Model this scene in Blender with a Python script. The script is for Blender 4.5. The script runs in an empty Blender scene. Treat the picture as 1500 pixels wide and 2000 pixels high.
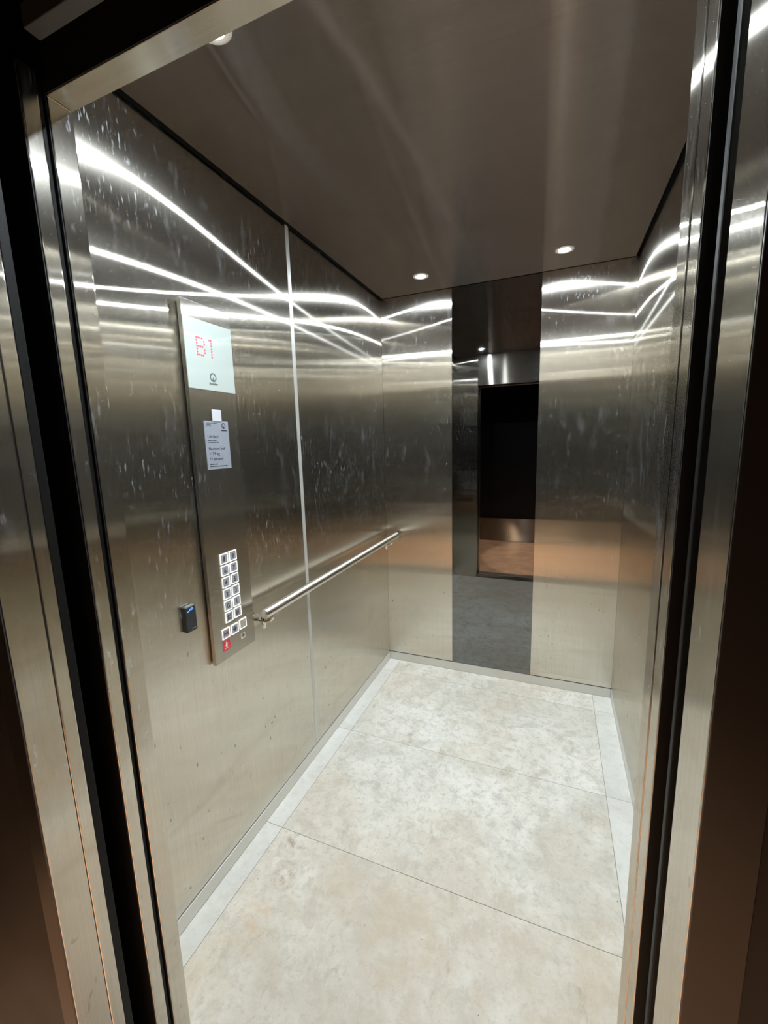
import bpy, bmesh, math, random
from mathutils import Vector, Matrix
random.seed(7)
S = bpy.context.scene
COL = S.collection

# ------------------------------------------------------------------ camera
cam = bpy.data.objects.new('camera', bpy.data.cameras.new('camera'))
COL.objects.link(cam)
cam.location = (1.05396, -2.58896, 1.52406)
cam.rotation_euler = (1.408579, 0.027890, 0.387284)
cam.data.sensor_fit = 'HORIZONTAL'
cam.data.sensor_width = 36.0
cam.data.lens = 815.0 / 1500.0 * 36.0
cam.data.clip_start = 0.01
S.camera = cam

# ------------------------------------------------------------------ world, exposure
w = bpy.data.worlds.new('world'); S.world = w; w.use_nodes = True
w.node_tree.nodes['Background'].inputs[0].default_value = (0.6, 0.7, 1.0, 1)
w.node_tree.nodes['Background'].inputs[1].default_value = 0.0005
S.view_settings.view_transform = 'Standard'
S.view_settings.look = 'None'
S.view_settings.exposure = 0.0
S.view_settings.gamma = 1.0
S.view_settings.use_curve_mapping = False
cy = S.cycles
cy.use_denoising = True
cy.max_bounces = 8; cy.diffuse_bounces = 3; cy.glossy_bounces = 7; cy.transmission_bounces = 2
cy.use_adaptive_sampling = True; cy.adaptive_threshold = 0.05; cy.adaptive_min_samples = 16
cy.sample_clamp_indirect = 6.0
cy.blur_glossy = 0.2
LAMP_W = 15.2                       # each ceiling downlight
LAMP_COL = (0.855, 0.945, 1.0)

SPOT_W = 400.0                      # each warm spotlight over the landing

# ------------------------------------------------------------------ sizes (metres)
W, H, L = 1.405, 2.415, 2.026       # car: x 0..W, y -L..0 (back wall at 0), z 0..H
XL, XR, HD = 0.262, 1.165, 2.1016   # door opening
M0, M1 = 0.4538, 0.9512             # mirror strip on the back wall

# ------------------------------------------------------------------ helpers
def tag(o, label=None, cat=None, group=None, kind=None):
    if label: o['label'] = label
    if cat: o['category'] = cat
    if group: o['group'] = group
    if kind: o['kind'] = kind
    return o

def empty(name, loc=(0, 0, 0), parent=None):
    o = bpy.data.objects.new(name, None); COL.objects.link(o)
    o.empty_display_size = 0.05
    o.location = loc
    if parent: setp(o, parent)
    return o

WORLD = {}                          # object name -> world location
def setp(o, parent):
    o.parent = parent
    o.location = Vector(o.location) - WORLD.get(parent.name, Vector(parent.location))

def mesh_obj(name, bm, mat, parent=None, smooth=False):
    """bm holds world coordinates; the origin goes to the centre of its bounds"""
    vs = [v.co for v in bm.verts]
    lo = Vector([min(v[i] for v in vs) for i in range(3)]); hi = Vector([max(v[i] for v in vs) for i in range(3)])
    c = (lo + hi) / 2
    bmesh.ops.translate(bm, verts=bm.verts, vec=-c)
    bmesh.ops.recalc_face_normals(bm, faces=bm.faces)
    me = bpy.data.meshes.new(name); bm.to_mesh(me); bm.free()
    for f in me.polygons: f.use_smooth = smooth
    me.materials.append(MAT[mat])
    o = bpy.data.objects.new(name, me); COL.objects.link(o)
    o.location = c
    if parent: setp(o, parent)
    WORLD[o.name] = c
    return o

def thing(name, loc, label=None, cat=None, group=None, kind=None):
    o = empty(name, loc); WORLD[o.name] = Vector(loc)
    return tag(o, label, cat, group, kind)

def bx(bm, x0, x1, y0, y1, z0, z1, bev=0.0, seg=2):
    r = bmesh.ops.create_cube(bm, size=1.0)
    vs = r['verts']
    for v in vs:
        v.co = Vector((x0 + (v.co.x + .5) * (x1 - x0), y0 + (v.co.y + .5) * (y1 - y0), z0 + (v.co.z + .5) * (z1 - z0)))
    if bev > 0:
        es = list({e for v in vs for e in v.link_edges})
        bmesh.ops.bevel(bm, geom=es, offset=bev, segments=seg, profile=.5, affect='EDGES')
    return bm

def box(name, dims, mat, parent=None, bev=0.0, seg=2):
    bm = bmesh.new(); bx(bm, *dims, bev=bev, seg=seg)
    return mesh_obj(name, bm, mat, parent)

def tube(bm, pts, r, n=16, caps=True):
    pts = [Vector(p) for p in pts]; rings = []
    up = None
    for i, p in enumerate(pts):
        t = (pts[min(i + 1, len(pts) - 1)] - pts[max(i - 1, 0)]).normalized()
        if up is None:
            up = Vector((0, 0, 1)) if abs(t.z) < .9 else Vector((1, 0, 0))
        a = t.cross(up).normalized(); b = a.cross(t).normalized(); up = b
        rr = r[i] if isinstance(r, (list, tuple)) else r
        rings.append([bm.verts.new(p + (a * math.cos(2 * math.pi * k / n) + b * math.sin(2 * math.pi * k / n)) * rr) for k in range(n)])
    for i in range(len(rings) - 1):
        for k in range(n):
            bm.faces.new((rings[i][k], rings[i][(k + 1) % n], rings[i + 1][(k + 1) % n], rings[i + 1][k]))
    if caps:
        bm.faces.new(rings[0][::-1]); bm.faces.new(rings[-1])
    return bm

def lathe_z(bm, cx, cyy, prof, n=40, close=False):
    rings = []
    for r, z in prof:
        rings.append([bm.verts.new((cx + r * math.cos(2 * math.pi * k / n), cyy + r * math.sin(2 * math.pi * k / n), z)) for k in range(n)])
    m = len(rings)
    for i in range(m if close else m - 1):
        A, B = rings[i], rings[(i + 1) % m]
        for k in range(n):
            bm.faces.new((A[k], A[(k + 1) % n], B[(k + 1) % n], B[k]))
    return bm

def polyx(bm, pts, x0, x1):
    """flat outline in the y-z plane given thickness x0..x1"""
    A = [bm.verts.new((x0, a, b)) for a, b in pts]; B = [bm.verts.new((x1, a, b)) for a, b in pts]
    bm.faces.new(A); bm.faces.new(B)
    n = len(pts)
    for i in range(n): bm.faces.new((A[i], A[(i + 1) % n], B[(i + 1) % n], B[i]))
    return bm

def ringx(bm, y, z, r0, r1, x0, x1, n=28):
    V = []
    for x in (x0, x1):
        for r in (r0, r1):
            V.append([bm.verts.new((x, y + r * math.cos(2 * math.pi * k / n), z + r * math.sin(2 * math.pi * k / n))) for k in range(n)])
    for A, B in ((0, 1), (1, 3), (3, 2), (2, 0)):
        for k in range(n):
            bm.faces.new((V[A][k], V[A][(k + 1) % n], V[B][(k + 1) % n], V[B][k]))
    return bm

def text_x(name, s, y, z, size, x, mat, parent, align='LEFT', th=0.0003, xs=1.0, bold=0.0):
    """lettering on a face that looks towards +x, reading along +y"""
    cu = bpy.data.curves.new('t', 'FONT'); cu.body = s; cu.size = size; cu.align_x = align
    cu.extrude = th; cu.offset = bold; cu.resolution_u = 3
    tmp = bpy.data.objects.new('t', cu); COL.objects.link(tmp)
    dg = bpy.context.evaluated_depsgraph_get()
    me = bpy.data.meshes.new_from_object(tmp.evaluated_get(dg))
    bm = bmesh.new(); bm.from_mesh(me)
    for v in bm.verts:
        a, b, c = v.co
        v.co = Vector((x + c, y + a * xs, z + b))
    bpy.data.objects.remove(tmp); bpy.data.curves.remove(cu); bpy.data.meshes.remove(me)
    return mesh_obj(name, bm, mat, parent)

# ------------------------------------------------------------------ materials
MAT = {}
def newmat(name):
    m = bpy.data.materials.new(name); m.use_nodes = True
    nt = m.node_tree; nt.nodes.clear()
    out = nt.nodes.new('ShaderNodeOutputMaterial')
    MAT[name] = m
    return m, nt, out

def N(nt, t, **kw):
    n = nt.nodes.new(t)
    for k, v in kw.items(): setattr(n, k, v)
    return n

def math_n(nt, op, a, b=None, clamp=False):
    n = N(nt, 'ShaderNodeMath', operation=op); n.use_clamp = clamp
    for i, v in enumerate((a, b)):
        if v is None: continue
        if isinstance(v, (int, float)): n.inputs[i].default_value = v
        else: nt.links.new(v, n.inputs[i])
    return n.outputs[0]

def noise(nt, vec, scale, detail=4, rough=.55, sc3=None, dist=0.0):
    if sc3:
        mp = N(nt, 'ShaderNodeMapping'); mp.inputs['Scale'].default_value = sc3
        nt.links.new(vec, mp.inputs['Vector']); vec = mp.outputs[0]
    n = N(nt, 'ShaderNodeTexNoise'); n.inputs['Scale'].default_value = scale
    n.inputs['Detail'].default_value = detail; n.inputs['Roughness'].default_value = rough
    n.inputs['Distortion'].default_value = dist
    nt.links.new(vec, n.inputs['Vector'])
    return n.outputs['Fac']

def ramp(nt, fac, a, b, lo=0.0, hi=1.0):
    n = N(nt, 'ShaderNodeMapRange'); n.interpolation_type = 'SMOOTHSTEP'
    n.inputs['From Min'].default_value = a; n.inputs['From Max'].default_value = b
    n.inputs['To Min'].default_value = lo; n.inputs['To Max'].default_value = hi
    nt.links.new(fac, n.inputs['Value'])
    return n.outputs[0]

def mixc(nt, fac, a, b):
    n = N(nt, 'ShaderNodeMix', data_type='RGBA')
    if isinstance(fac, (int, float)): n.inputs[0].default_value = fac
    else: nt.links.new(fac, n.inputs[0])
    for i, v in ((6, a), (7, b)):
        if isinstance(v, tuple): n.inputs[i].default_value = (*v, 1)
        else: nt.links.new(v, n.inputs[i])
    return n.outputs[2]

def steel(name, grain, col, al, ac, dirt=1.0, specks=1.0):
    """brushed stainless: al / ac = GGX alpha along / across the grain"""
    m, nt, out = newmat(name)
    geo = N(nt, 'ShaderNodeNewGeometry'); pos = geo.outputs['Position']
    t = N(nt, 'ShaderNodeCombineXYZ')
    for i in range(3): t.inputs[i].default_value = grain[i] + (.011, .017, .013)[i]
    lobes = []
    for dist, al_ in (('GGX', al), ('GGX', al * 20 if al < ac else al)):
        g = N(nt, 'ShaderNodeBsdfAnisotropic', distribution=dist)
        a = math.sqrt(al_ * ac)
        g.inputs['Roughness'].default_value = math.sqrt(a)
        g.inputs['Anisotropy'].default_value = 1 - al_ / a if al_ <= a else a / al_ - 1
        nt.links.new(t.outputs[0], g.inputs['Tangent'])
        lobes.append(g)
    g = N(nt, 'ShaderNodeMixShader'); g.inputs[0].default_value = .08
    nt.links.new(lobes[0].outputs[0], g.inputs[1]); nt.links.new(lobes[1].outputs[0], g.inputs[2])
    # fine grain lines: stretched along the grain
    sc = tuple(2.0 if grain[i] else 420.0 for i in range(3))
    fine = noise(nt, pos, 1.0, 1, .6, sc3=sc)
    cloud = noise(nt, pos, 3.1, 2, .6)
    drag = noise(nt, pos, 1.0, 4, .65, sc3=(1.6, 1.6, 11.0), dist=1.0)
    c1 = mixc(nt, ramp(nt, fine, .3, .7), tuple(x * .95 for x in col), tuple(min(1, x * 1.04) for x in col))
    c2 = mixc(nt, ramp(nt, cloud, .35, .75, 0, .35), c1, tuple(x * y for x, y in zip(col, (.93, .91, .88))))
    c2 = mixc(nt, ramp(nt, drag, .52, .78, 0, .55 if dirt > 0 else 0), c2, tuple(x * y for x, y in zip(col, (.80, .77, .72))))
    for q in lobes: nt.links.new(c2, q.inputs['Color'])
    if dirt <= 0:
        nt.links.new(g.outputs[0], out.inputs[0]); return m
    # dusty smears, hand marks and small dark specks lying on the metal
    sm = tuple(6.0 if q else 19.0 for q in grain)
    s1 = ramp(nt, noise(nt, pos, 1.0, 4, .70, sc3=sm, dist=.5), .53, .80, .006, .085 * dirt)
    s2 = ramp(nt, noise(nt, pos, 1.0, 2, .7, sc3=tuple(24.0 if q else 105.0 for q in grain)), .58, .70, 0, .24 * dirt)
    big = ramp(nt, cloud, .44, .64)
    s = math_n(nt, 'ADD', s1, math_n(nt, 'MULTIPLY', s2, big), True)
    d = N(nt, 'ShaderNodeBsdfDiffuse'); d.inputs[0].default_value = (.55, .59, .64, 1)
    mx = N(nt, 'ShaderNodeMixShader'); nt.links.new(s, mx.inputs[0])
    nt.links.new(g.outputs[0], mx.inputs[1]); nt.links.new(d.outputs[0], mx.inputs[2])
    last = mx.outputs[0]
    if specks > 0:
        k1 = ramp(nt, noise(nt, pos, 48.0, 1, .5, sc3=(1, 1, .6)), .712, .750, 0, .45 * specks)
        k2 = ramp(nt, cloud, .46, .60, 1, 0)
        k = math_n(nt, 'MULTIPLY', k1, k2)
        dk = N(nt, 'ShaderNodeBsdfDiffuse'); dk.inputs[0].default_value = (.10, .085, .065, 1)
        m2 = N(nt, 'ShaderNodeMixShader'); nt.links.new(k, m2.inputs[0])
        nt.links.new(last, m2.inputs[1]); nt.links.new(dk.outputs[0], m2.inputs[2]); last = m2.outputs[0]
    nt.links.new(last, out.inputs[0])
    return m

def plain(name, col, rough=.5, metal=0.0, spec=.5, emit=None, es=0.0, coat=0.0, var=0.0, vscale=30.0):
    m, nt, out = newmat(name)
    p = N(nt, 'ShaderNodeBsdfPrincipled')
    p.inputs['Base Color'].default_value = (*col, 1); p.inputs['Roughness'].default_value = rough
    p.inputs['Metallic'].default_value = metal; p.inputs['Specular IOR Level'].default_value = spec
    p.inputs['Coat Weight'].default_value = coat; p.inputs['Coat Roughness'].default_value = .03
    if emit:
        p.inputs['Emission Color'].default_value = (*emit, 1); p.inputs['Emission Strength'].default_value = es
        m.cycles.emission_sampling = 'NONE'
    if var > 0:
        geo = N(nt, 'ShaderNodeNewGeometry')
        f = ramp(nt, noise(nt, geo.outputs['Position'], vscale, 4, .6), .3, .7)
        nt.links.new(mixc(nt, f, tuple(c * (1 - var) for c in col), tuple(min(1, c * (1 + var)) for c in col)), p.inputs['Base Color'])
    nt.links.new(p.outputs[0], out.inputs[0])
    return m

STEEL = (.705, .664, .588)
steel('steel_wall', (0, 0, 1), STEEL, .0012, .19)
steel('steel_jamb', (0, 0, 1), STEEL, .0018, .13, dirt=1.2, specks=.5)
steel('steel_across', (1, 0, 0), STEEL, .008, .14, dirt=.5, specks=.3)
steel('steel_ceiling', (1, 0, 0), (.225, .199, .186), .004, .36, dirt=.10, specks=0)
steel('steel_panel', (0, 0, 1), (.56, .535, .48), .008, .30, dirt=.6, specks=.4)
plain('black', (.004, .004, .005), .6)
plain('rubber', (.006, .006, .006), .5, spec=.15)
plain('shaft', (.01, .0095, .009), .8)
plain('aluminium', (.30, .28, .25), .38, .8)
plain('joint_aluminium', (.52, .52, .505), .42, .5)
plain('skirt', (.60, .59, .55), .4, .45)
plain('polished', (.74, .71, .66), .09, 1.0)
plain('mirror_dark', (.20, .20, .20), .012, 1.0)
plain('bezel', (.80, .80, .79), .35, .3)
plain('lens', (.9, .9, .9), .3, emit=LAMP_COL, es=60.0)
plain('display_white', (.42, .475, .455), .06, spec=.5)
plain('led_red', (.60, .06, .09), .4, emit=(1.0, .12, .18), es=.30)
plain('logo_grey', (.06, .10, .095), .4)
plain('ink', (.012, .013, .018), .5)
plain('plate', (.30, .33, .39), .4, .25)
plain('white_plastic', (.55, .56, .60), .4)
plain('button_face', (.34, .35, .39), .4, .2)
plain('button_glow', (.9, .9, .9), .4, emit=(1.0, .99, .95), es=.45)
plain('glyph', (.02, .02, .025), .5)
plain('glyph_red', (.16, .03, .03), .5)
plain('glyph_yellow', (.55, .40, .06), .5)
plain('sign_red', (.62, .035, .05), .45)
plain('sign_white', (.85, .83, .82), .5)
plain('reader_black', (.018, .019, .022), .38)
plain('reader_top', (.16, .17, .18), .25)
plain('led_blue', (.05, .2, .9), .3, emit=(.04, .24, 1.0), es=2.2)
plain('reader_mark', (.25, .25, .26), .5)
plain('landing_wall', (.022, .020, .019), .55, var=.25, vscale=6)
plain('landing_black', (.006, .006, .008), .5)
steel('steel_rail', (0, 1, 0), (.80, .77, .72), .30, .03, dirt=0)
steel('landing_plinth', (1, 0, 0), (.42, .36, .30), .02, .5, dirt=.6, specks=0)
plain('landing_tile', (.46, .31, .22), .22, var=.15, vscale=5)
plain('grout', (.20, .19, .17), .8)
plain('landing_grout', (.42, .30, .22), .8)
plain('frame_face', (.085, .080, .078), .36, .6)
plain('leaf', (.03, .025, .015), .7)
plain('paper', (.7, .69, .64), .7)

def floor_mat(name, clean):
    m, nt, out = newmat(name)
    geo = N(nt, 'ShaderNodeNewGeometry'); pos = geo.outputs['Position']
    oi = N(nt, 'ShaderNodeObjectInfo')
    off = N(nt, 'ShaderNodeVectorMath', operation='MULTIPLY_ADD')
    cmb = N(nt, 'ShaderNodeCombineXYZ')
    for i, k in ((0, 7.0), (1, 3.0)): nt.links.new(math_n(nt, 'MULTIPLY', oi.outputs['Random'], k), cmb.inputs[i])
    add = N(nt, 'ShaderNodeVectorMath', operation='ADD'); nt.links.new(pos, add.inputs[0]); nt.links.new(cmb.outputs[0], add.inputs[1])
    v = add.outputs[0]
    A, B = ((.585, .572, .520), (.765, .752, .705)) if clean > .5 else ((.60, .60, .575), (.70, .70, .67))
    c = mixc(nt, ramp(nt, noise(nt, v, 2.6, 5, .66, dist=.7), .32, .68), A, B)
    c = mixc(nt, ramp(nt, noise(nt, v, 11, 4, .75, dist=.4), .45, .70, 0, .75 if clean > .5 else .25), c, (.45, .44, .395))
    c = mixc(nt, ramp(nt, noise(nt, v, 38, 4, .8), .47, .72, 0, .75 if clean > .5 else .3), c, (.40, .385, .34))
    # pale thin veins
    vn = noise(nt, v, 4.0, 5, .6, dist=1.5)
    vein = math_n(nt, 'ABSOLUTE', math_n(nt, 'SUBTRACT', vn, .5))
    c = mixc(nt, ramp(nt, vein, 0, .010, .16, 0), c, (.80, .79, .75))
    # dirt: brownish film and little dark specks
    film = ramp(nt, noise(nt, pos, 1.7, 4, .6), .42, .70, 0, .42 * clean)
    sx = N(nt, 'ShaderNodeSeparateXYZ'); nt.links.new(pos, sx.inputs[0])
    door_tone = ramp(nt, sx.outputs[1], -2.0, -.6, .50 * clean, 0)      # browner towards the doorway
    film = math_n(nt, 'ADD', film, door_tone, True)
    film = math_n(nt, 'MULTIPLY', film, ramp(nt, noise(nt, pos, 9.0, 5, .75), .25, .70, .55, 1.25))
    c = mixc(nt, film, c, (.50, .415, .315))
    scuff = ramp(nt, noise(nt, pos, 6.0, 6, .75, sc3=(1.6, .8, 1)), .57, .70, 0, .6 * clean)
    c = mixc(nt, scuff, c, (.36, .31, .23))
    # two scuffed patches by the panel side of the floor
    for px, py, rx, ry, colr, amt in ((.16, -1.445, .065, .045, (.30, .22, .14), .9), (.205, -1.565, .060, .070, (.33, .24, .15), .9), (.195, -1.705, .07, .06, (.62, .40, .22), .9)):
        sb = N(nt, 'ShaderNodeVectorMath', operation='SUBTRACT'); nt.links.new(pos, sb.inputs[0]); sb.inputs[1].default_value = (px, py, 0)
        dv = N(nt, 'ShaderNodeVectorMath', operation='DIVIDE'); nt.links.new(sb.outputs[0], dv.inputs[0]); dv.inputs[1].default_value = (rx, ry, 1)
        ln = N(nt, 'ShaderNodeVectorMath', operation='LENGTH'); nt.links.new(dv.outputs[0], ln.inputs[0])
        blob = ramp(nt, ln.outputs['Value'], .2, 1.0, 1, 0)
        nz = ramp(nt, noise(nt, pos, 26, 5, .7), .42, .68, 0, amt * clean)
        c = mixc(nt, math_n(nt, 'MULTIPLY', blob, nz), c, colr)
    sp = ramp(nt, noise(nt, pos, 62, 2, .5), .755, .785, 0, .85)
    c = mixc(nt, sp, c, (.10, .08, .06))
    p = N(nt, 'ShaderNodeBsdfPrincipled'); p.inputs['Roughness'].default_value = .5
    p.inputs['Specular IOR Level'].default_value = .35
    nt.links.new(c, p.inputs['Base Color'])
    bp = N(nt, 'ShaderNodeBump'); bp.inputs['Strength'].default_value = .12; bp.inputs['Distance'].default_value = .002
    nt.links.new(noise(nt, v, 40, 5, .6), bp.inputs['Height']); nt.links.new(bp.outputs[0], p.inputs['Normal'])
    nt.links.new(p.outputs[0], out.inputs[0])
floor_mat('stone_tile', 1.0)
floor_mat('stone_tile_clean', .25)

# ================================================================== THE CAR SHELL
# floor: grey bed with single stone tiles laid on it
fl = thing('floor', (W / 2, -L / 2, 0), kind='structure')
box('tile_bed', (-.02, W + .02, -L, .02, -.03, -.0012), 'grout', fl)
xs = [0.0015, .080, 1.306, W - .0015]; ys = [-.0015, -.162, -.785, -1.405, -L]
for j in range(4):
    for i in range(3):
        box('floor_tile', (xs[i] + .0009, xs[i + 1] - .0009, ys[j + 1] + .0009, ys[j] - .0009, -.012, 0), 'stone_tile' if i == 1 else 'stone_tile_clean', fl, bev=.0005, seg=1)

def side_wall(name, x, s):
    wl = thing(name, (x, -L / 2, 0), kind='structure')
    xa, xb = sorted((x - s * .024, x - s * .004)); box('backing', (xa, xb, -L - .05, .024, -.03, 2.50), 'shaft', wl)
    xa, xb = sorted((x - s * .004, x))
    box('wall_panel', (xa, xb, -L, -1.0104, .0605, H), 'steel_wall', wl)
    box('wall_panel', (xa, xb, -.9866, -.0005, .0605, H), 'steel_wall', wl)
    xa, xb = sorted((x - s * .004, x + s * .0012))
    tag(box('joint_strip', (xa, xb, -1.0100, -.9870, .0605, H), 'joint_aluminium', wl, bev=.0008, seg=1), 'pale aluminium strip covering the panel joint')
    xa, xb = sorted((x - s * .004, x + s * .0025))
    tag(box('baseboard_' + name[5:], (xa, xb, -L, -.0005, .0005, .0545), 'skirt', bev=.0012), kind='structure')
side_wall('wall_left', 0.0, 1)
side_wall('wall_right', W, -1)
wb = thing('wall_back', (W / 2, 0, 0), kind='structure')
box('backing', (-.024, W + .024, .0045, .024, -.03, 2.50), 'shaft', wb)
box('wall_panel', (.0005, M0 - .0006, 0, .004, .0605, H), 'steel_wall', wb)
box('wall_panel', (M1 + .0006, W - .0005, 0, .004, .0605, H), 'steel_wall', wb)
tag(box('mirror', (M0, M1, .0005, .0045, .0570, H + .002), 'mirror_dark'),
    'tall dark tinted mirror strip in the middle of the back wall', 'mirror')
tag(box('baseboard_back', (.003, W - .003, -.0025, .004, .0005, .0545), 'skirt', bev=.0012), kind='structure')

# ceiling panel hangs inside the walls with a dark shadow gap round it
cl = thing('ceiling', (W / 2, -L / 2, H), kind='structure')
box('ceiling_panel', (.016, W - .016, -L + .004, -.006, H, H + .012), 'steel_ceiling', cl)
box('roof', (-.024, W + .024, -L - .06, .024, 2.485, 2.50), 'black', cl)

# front: narrow return panels either side of the opening, transom over it
wf = thing('wall_front', (W / 2, -L - .02, 0), kind='structure')
YF0, YF1 = -L - .040, -L
box('return_panel', (-.003, XL, YF0, YF1, 0, 2.45), 'steel_jamb', wf, bev=.0022, seg=3)
box('return_panel', (XR, W + .003, YF0, YF1, 0, 2.45), 'steel_jamb', wf, bev=.0022, seg=3)
box('transom', (XL + .0006, XR - .0006, YF0, YF1, HD, 2.45), 'steel_across', wf, bev=.0012)

box('shade_plate', (-.003, XL - .0015, YF0 - .0015, YF0 - .0001, 0, 2.45), 'black', wf)  # added black plates: stand in for the shade outside the car front
box('shade_plate', (XR + .0015, W + .003, YF0 - .0015, YF0 - .0001, 0, 2.45), 'black', wf)
box('shade_plate', (XL, XR, YF0 - .0015, YF0 - .0001, HD + .0015, 2.45), 'black', wf)

# ================================================================== CAR AND LANDING DOORS (slid open)
def door(name, x0, x1, y0, y1, seal):
    d = thing(name, ((x0 + x1) / 2, (y0 + y1) / 2, 0), kind='structure')
    box('door_leaf', (x0, x1, y0, y1, .008, 2.128), 'steel_jamb', d, bev=.0022, seg=3)
    box('edge_seal', seal, 'rubber', d, bev=.002)
    box('shade_plate', (x0 + .001, x1 - .001, y0 - .0018, y0 - .0001, .01, 2.126), 'black', d)  # added black sheet, paints the shade of the door gap onto the leaf
door('door_1', -.30, XL, -2.106, -2.079, (-.05, XL - .004, -2.0785, -2.070, .01, 2.12))
door('door_2', XR, 1.72, -2.106, -2.072, (XR + .006, 1.5, -2.0715, -2.0675, .01, 2.12))
door('door_3', -.30, XL, -2.190, -2.1665, (-.05, XL - .003, -2.1660, -2.150, .01, 2.12))
door('door_4', XR + .012, 1.72, -2.182, -2.150, (XR + .004, 1.45, -2.1495, -2.138, .01, 2.12))

# landing frame: two jambs and a head, plus the lip behind the head
for nm, xa, xb, yb in (('trim_1', .220, XL, -2.1915), ('trim_2', XR, 1.204, -2.1835)):
    t_ = thing(nm, ((xa + xb) / 2, -2.22, 0), kind='structure')
    box('jamb_lining', (xa, xb, -2.2450, yb, 0, 2.142), 'steel_jamb', t_, bev=.0010)
    box('architrave_face', (xa + .0004, xb - .0006, -2.2475, -2.2451, 0, 2.142), 'frame_face', t_, bev=.0008)
tag(box('trim_3', (XL + .0005, XR - .0005, -2.246, -2.1915, HD, 2.142), 'steel_across', bev=.0015), kind='structure')
tag(box('trim_4', (.355, XR, -2.1465, -2.1255, HD, 2.13), 'frame_face', bev=.001), kind='structure')
# sills
tag(box('trim_5', (XL - .02, XR + .02, -2.128, -2.030, -.02, .001), 'aluminium', bev=.001), kind='structure')
tag(box('trim_6', (XL - .02, XR + .02, -2.246, -2.146, -.02, .001), 'aluminium', bev=.001), kind='structure')

# ================================================================== THE DARK LANDING
lw = thing('wall_landing', (W / 2, -2.24, 0), kind='structure')
box('wall_pier', (-1.4, .2195, -2.236, -2.20, -.02, 2.7), 'landing_wall', lw)
box('wall_pier', (1.2045, 2.9, -2.236, -2.20, -.02, 2.7), 'landing_wall', lw)
box('wall_lintel', (.2195, 1.2045, -2.236, -2.20, 2.1425, 2.7), 'landing_wall', lw)
lf = thing('floor_landing', (W / 2, -3.05, 0), kind='structure')
box('tile_bed', (-1.4, 2.9, -3.90, -2.2465, -.03, -.0015), 'landing_grout', lf)
for i in range(7):
    for j in range(3):
        x0 = -1.4 + i * .615; y0 = -2.247 - j * .55
        box('floor_tile', (x0 + .001, min(x0 + .614, 2.899), y0 - .549, y0 - .001, -.012, 0), 'landing_tile', lf)
wo = thing('wall_opposite', (W / 2, -3.9, 0), kind='structure')
box('plinth', (-1.4, 2.9, -3.95, -3.88, 0, .352), 'landing_plinth', wo, bev=.003)
box('wall_face', (-1.4, 2.9, -3.97, -3.905, .3525, 2.7), 'landing_black', wo)
tag(box('wall_landing_left', (-1.44, -1.401, -3.97, -2.20, -.03, 2.7), 'landing_black'), kind='structure')
tag(box('wall_landing_right', (2.901, 2.94, -3.97, -2.20, -.03, 2.7), 'landing_black'), kind='structure')
tag(box('ceiling_landing', (-1.44, 2.94, -3.97, -2.20, 2.701, 2.74), 'landing_black'), kind='structure')

# ================================================================== DOWNLIGHTS
def downlight(x, y, label):
    d = thing('downlight', (x, y, H), label, 'downlight', 'ceiling downlights')
    bm = bmesh.new()
    lathe_z(bm, x, y, [(.0275, H - .0015), (.0285, H - .0040), (.0380, H - .0046), (.0420, H - .0030), (.0425, H - .0004), (.0275, H - .0004)], close=True)
    mesh_obj('bezel', bm, 'bezel', d, True)
    bm = bmesh.new()
    lathe_z(bm, x, y, [(.0005, H - .0032), (.014, H - .0030), (.0272, H - .0022), (.0272, H - .0006), (.0005, H - .0006)], close=True)
    mesh_obj('lens', bm, 'lens', d, True)
    la = bpy.data.lights.new('lamp', 'AREA'); la.shape = 'DISK'; la.size = .036
    la.energy = LAMP_W; la.color = LAMP_COL
    lo = bpy.data.objects.new('lamp', la); COL.objects.link(lo); lo.location = (x, y, H - .0060)
    setp(lo, d)
downlight(.341, -.247, 'small bright round downlight left of the mirror, near the back wall')
downlight(1.057, -.247, 'small bright round downlight right of the mirror, near the back wall')
downlight(.341, -1.750, 'round downlight half hidden by the door header at upper left')
downlight(1.057, -1.750, 'round downlight over the doorway, out of the photo at the top right')

# ================================================================== CONTROL PANEL
CP = thing('control_panel', (0, -1.5035, .80),
           'tall steel lift control panel with white display and lit square buttons', 'control panel')
X1 = .0205
box('back_box', (.0003, .006, -1.594, -1.412, .812, 1.957), 'black', CP)
box('faceplate', (.006, X1, -1.6035, -1.4035, .800, 1.9655), 'steel_panel', CP, bev=.0012)
dsp = tag(box('display', (X1 - .001, X1 + .0022, -1.6025, -1.4040, 1.7075, 1.9165), 'display_white', CP, bev=.0009), 'pale white glass floor display')
XD = X1 + .0023
FONT5 = {'B': ['11110', '10001', '10001', '11110', '10001', '10001', '11110'],
         '1': ['0110', '0010', '0010', '0010', '0010', '0010', '0010']}
def digit(ch, y0, z0, dy, dz):
    bm = bmesh.new()
    for r, row in enumerate(FONT5[ch]):
        for c, b in enumerate(row):
            if b == '1':
                y = y0 + c * dy; z = z0 - r * dz
                pts = [(y + .0033 * math.cos(2 * math.pi * k / 8), z + .0033 * math.sin(2 * math.pi * k / 8)) for k in range(8)]
                polyx(bm, pts, XD - .0001, XD + .0002)
    tag(mesh_obj('display_digit', bm, 'led_red', dsp), 'red dot-matrix character ' + ch)
digit('B', -1.557, 1.8625, .0075, .0085)
digit('1', -1.5115, 1.8625, .0068, .0085)

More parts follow.
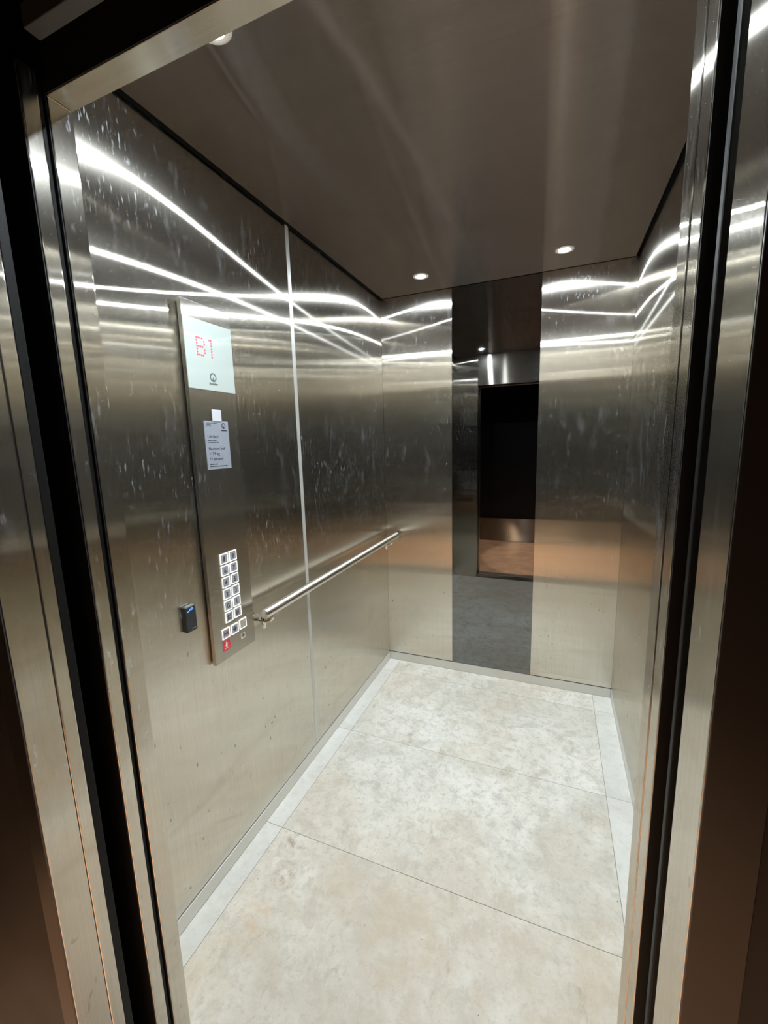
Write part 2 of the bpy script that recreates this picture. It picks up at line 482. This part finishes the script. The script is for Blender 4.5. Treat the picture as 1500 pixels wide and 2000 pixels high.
def logo(y, z, r, x, mat, parent, tsize, ty):
    bm = bmesh.new()
    ringx(bm, y, z, r * .70, r, x, x + .0003)
    polyx(bm, [(y - r * .30, z - r * .72), (y + r * .30, z - r * .72), (y + r * .10, z - r * .15), (y, z + r * .10), (y - r * .10, z - r * .15)], x, x + .0003)
    mesh_obj('emblem', bm, mat, parent)
    text_x('brand_text', 'Schindler', y, ty, tsize, x + .0003, mat, parent, 'CENTER', bold=tsize * .012)
logo(-1.5015, 1.7495, .0140, XD, 'logo_grey', dsp, .0098, 1.7265)

# emergency light window above the load plate
em = box('emergency_lamp', (X1 - .001, X1 + .0016, -1.5265, -1.4805, 1.6105, 1.6525), 'polished', CP, bev=.0008)
tag(em, 'small white emergency lamp window')
box('diffuser', (X1 + .0014, X1 + .0030, -1.5205, -1.4815, 1.6115, 1.6480), 'white_plastic', em, bev=.0005)
# rating plate
pl = tag(box('load_plate', (X1 - .0005, X1 + .0014, -1.5580, -1.4525, 1.4570, 1.6120), 'plate', CP, bev=.0004), 'grey lift number and maximum load plate')
XP = X1 + .00145
def print_line(y, z, h, words, parent):
    """a line of print too small to read: one low bar per word"""
    bm = bmesh.new()
    for wd in words:
        for k in range(max(1, round(wd / .0016))):
            up = h * (1.25 if (k * 7 + len(words)) % 4 == 0 else .8)
            bx(bm, XP, XP + .0003, y + k * .0016, y + k * .0016 + .00105, z, z + up)
        y += wd + .0014
    mesh_obj('small_print', bm, 'ink', parent)
print_line(-1.5480, 1.6040, .0026, (.016, .007, .019), pl)
print_line(-1.5480, 1.5992, .0026, (.006, .010), pl)
print_line(-1.5480, 1.5944, .0026, (.007, .012), pl)
logo(-1.4740, 1.5970, .0092, XP, 'ink', pl, .0072, 1.5805)
text_x('plate_text', 'Lift No.1', -1.5480, 1.5575, .0135, XP, 'ink', pl)
print_line(-1.5470, 1.5490, .0022, (.014, .005, .014), pl)
print_line(-1.5465, 1.5425, .0022, (.008, .024, .010), pl)
text_x('plate_text', 'Maximum load', -1.5480, 1.5195, .0120, XP, 'ink', pl)
text_x('plate_text', '1179 kg', -1.5480, 1.5025, .0145, XP, 'ink', pl)
text_x('plate_text', '15 persons', -1.5480, 1.4870, .0135, XP, 'ink', pl)
print_line(-1.5480, 1.4720, .0030, (.020, .013), pl)
print_line(-1.5480, 1.4650, .0026, (.012, .008, .015, .016, .006, .014), pl)

# push buttons: steel key inside a lit white square frame
def button(y, z, glyph, s=.0355):
    b = box('button', (X1 - .001, X1 + .0022, y + .0028, y + s - .0028, z - s + .0028, z - .0028), 'button_face', CP, bev=.0008)
    bm = bmesh.new(); t = .0029
    O = [(y, z - s), (y + s, z - s), (y + s, z), (y, z)]
    I = [(y + t, z - s + t), (y + s - t, z - s + t), (y + s - t, z - t), (y + t, z - t)]
    V = [[bm.verts.new((x, a, c)) for a, c in P] for x in (X1 - .0005, X1 + .0030) for P in (O, I)]
    for A, B in ((0, 1), (1, 3), (3, 2), (2, 0)):
        for k in range(4): bm.faces.new((V[A][k], V[A][(k + 1) % 4], V[B][(k + 1) % 4], V[B][k]))
    mesh_obj('light_frame', bm, 'button_glow', b)
    XB = X1 + .0023; cy_, cz_ = y + s / 2, z - s / 2
    if glyph in ('close', 'open', 'alarm'):
        bm = bmesh.new()
        if glyph == 'close':
            for q in (-1, 1):
                polyx(bm, [(cy_ + q * .0095, cz_ + .008), (cy_ + q * .0095, cz_ - .008), (cy_ + q * .0018, cz_)], XB, XB + .0004)
            bx(bm, XB, XB + .0004, cy_ - .0009, cy_ + .0009, cz_ - .009, cz_ + .009)
        elif glyph == 'open':
            for q in (-1, 1):
                polyx(bm, [(cy_ + q * .0022, cz_ + .008), (cy_ + q * .0022, cz_ - .008), (cy_ + q * .0095, cz_)], XB, XB + .0004)
            bx(bm, XB, XB + .0004, cy_ - .0009, cy_ + .0009, cz_ - .009, cz_ + .009)
        else:
            polyx(bm, [(cy_ - .008, cz_ - .005), (cy_ + .008, cz_ - .005), (cy_ + .0055, cz_ - .001), (cy_ + .0045, cz_ + .006), (cy_, cz_ + .009), (cy_ - .0045, cz_ + .006), (cy_ - .0055, cz_ - .001)], XB, XB + .0004)
            polyx(bm, [(cy_ - .002, cz_ - .008), (cy_ + .002, cz_ - .008), (cy_ + .002, cz_ - .0058), (cy_ - .002, cz_ - .0058)], XB, XB + .0004)
        mesh_obj('symbol', bm, {'close': 'glyph_red', 'open': 'glyph', 'alarm': 'glyph_yellow'}[glyph], b)
    else:
        two = len(glyph) == 2
        text_x('numeral', glyph, cy_, cz_ - .0085, .0235, XB, 'glyph', b, 'CENTER', th=.0004, xs=.72 if two else .85, bold=.0003)
rows = [('8', '9'), ('6', '7'), ('4', '5'), ('2', '3'), ('G', '1'), ('B2', 'B1')]
for r, (a, b) in enumerate(rows):
    button(-1.5445, 1.1712 - r * .0415, a); button(-1.5025, 1.1722 - r * .0415, b)
button(-1.5665, .9115, 'close'); button(-1.5235, .9105, 'open'); button(-1.4815, .9125, 'alarm')
# red sign: do not use in case of fire
sg = tag(box('fire_sign', (X1 - .0005, X1 + .0010, -1.5660, -1.5325, .8325, .8695), 'sign_red', CP, bev=.0004), 'red no-use-in-fire pictogram sticker')
bm = bmesh.new(); XS = X1 + .00105; yc, zc = -1.5495, .8530
ringx(bm, yc - .001, zc + .0085, .0001, .0024, XS, XS + .0003, 10)
polyx(bm, [(yc - .006, zc - .006), (yc - .003, zc - .006), (yc - .001, zc - .001), (yc + .001, zc - .006), (yc + .004, zc - .006), (yc + .0022, zc + .003), (yc + .0075, zc + .003), (yc + .0075, zc + .0045), (yc + .001, zc + .0055), (yc - .004, zc + .005)], XS, XS + .0003)
mesh_obj('pictogram', bm, 'sign_white', sg)
box('line', (XS, XS + .0003, yc - .010, yc + .010, zc - .0125, zc - .0105), 'sign_white', sg)
# key switch
ks = tag(box('key_switch', (X1 - .0005, X1 + .0014, -1.4800, -1.4560, .8385, .8610), 'polished', CP, bev=.0006), 'small square key switch')
bm = bmesh.new(); ringx(bm, -1.468, .8505, .0030, .0072, X1 + .001, X1 + .0032, 20); mesh_obj('barrel', bm, 'steel_panel', ks)
box('key_slot', (X1 + .0012, X1 + .0030, -1.4690, -1.4670, .8460, .8550), 'ink', ks)

# ================================================================== CARD READER
CR = thing('card_reader', (0, -1.68, .96), 'small black card reader with blue light on the steel wall', 'card reader')
bm = bmesh.new(); bx(bm, .0003, .0180, -1.7000, -1.6590, .9600, 1.0420, bev=.0035, seg=3)
mesh_obj('body', bm, 'reader_black', CR)
box('top_cap', (.0022, .0160, -1.6955, -1.6635, 1.0405, 1.0432), 'reader_top', CR, bev=.0012)
bm = bmesh.new()
tube(bm, [(.0180, -1.6950, 1.0270), (.0182, -1.6905, 1.0272), (.0182, -1.6860, 1.0290), (.0182, -1.6820, 1.0325), (.0182, -1.6780, 1.0350), (.0182, -1.6720, 1.0352)], .0011, 8)
tag(mesh_obj('light_bar', bm, 'led_blue', CR, True), 'glowing blue wavy light bar')
bm = bmesh.new(); tube(bm, [(.0182, -1.6780, 1.0295), (.0182, -1.6745, 1.0312), (.0182, -1.6705, 1.0314)], .0009, 8)
tag(mesh_obj('light_bar', bm, 'led_blue', CR, True), 'glowing blue wavy light bar')
box('mark', (.0179, .0183, -1.6820, -1.6660, .9690, .9705), 'reader_mark', CR)

# ================================================================== HANDRAIL
HR = thing('handrail', (0, -.73, .87), 'round polished steel handrail on the left wall', 'handrail')
RX, RZ, RR = .085, .920, .019
bm = bmesh.new()
tube(bm, [(RX, -1.4215, RZ), (RX, -1.4205, RZ), (RX, -1.4195, RZ), (RX, -.0385, RZ), (RX, -.0375, RZ), (RX, -.0365, RZ)],
     [RR - .002, RR - .0006, RR, RR, RR - .0006, RR - .002], 40)
rail = mesh_obj('rail', bm, 'steel_rail', HR, True)
def bracket(y):
    bm = bmesh.new(); 
    ringx(bm, y, .868, .0005, .0250, .0002, .0050, 28)
    b = mesh_obj('bracket', bm, 'polished', HR)
    bm = bmesh.new(); tube(bm, [(.004, y, .868), (.030, y, .868), (.055, y, .869), (.072, y, .875), (.082, y, .886), (RX, y, .9025)], .0074, 14)
    mesh_obj('arm', bm, 'polished', b, True)
    bm = bmesh.new(); tube(bm, [(.040, y, .838), (.040, y, .840), (.040, y, .893), (.040, y, .895)], [.006, .0090, .0090, .006], 16)
    mesh_obj('post', bm, 'polished', b, True)
    bm = bmesh.new(); bx(bm, RX - .011, RX + .011, y - .026, y + .026, .8990, .9025, bev=.001)
    mesh_obj('saddle', bm, 'polished', b)
    for dy in (-.014, .014):
        bm = bmesh.new(); ringx(bm, y + dy, .868, .0003, .0042, .0048, .0075, 12)
        mesh_obj('screw', bm, 'polished', b)
bracket(-1.372); bracket(-.115)


# ================================================================== WARM LANDING SPOTS (seen only through the mirror's and the steel's reflections)
def landing_spot(x, y, label):
    d = thing('landing_spotlight', (x, y, 2.70), label, 'spotlight', 'landing spotlights')
    bm = bmesh.new()
    lathe_z(bm, x, y, [(.030, 2.690), (.032, 2.684), (.046, 2.684), (.050, 2.690), (.050, 2.7005), (.030, 2.7005)], close=True)
    mesh_obj('bezel', bm, 'rubber', d, True)
    la = bpy.data.lights.new('lamp', 'SPOT'); la.energy = SPOT_W; la.color = (1.0, .77, .55)
    la.spot_size = math.radians(41); la.spot_blend = .12; la.shadow_soft_size = .025
    lo = bpy.data.objects.new('lamp', la); COL.objects.link(lo); lo.location = (x, y, 2.688)
    setp(lo, d)
landing_spot(.25, -3.02, 'black ringed landing spotlight outside the lift, towards the left')
landing_spot(1.15, -3.02, 'black ringed landing spotlight outside the lift, towards the right')
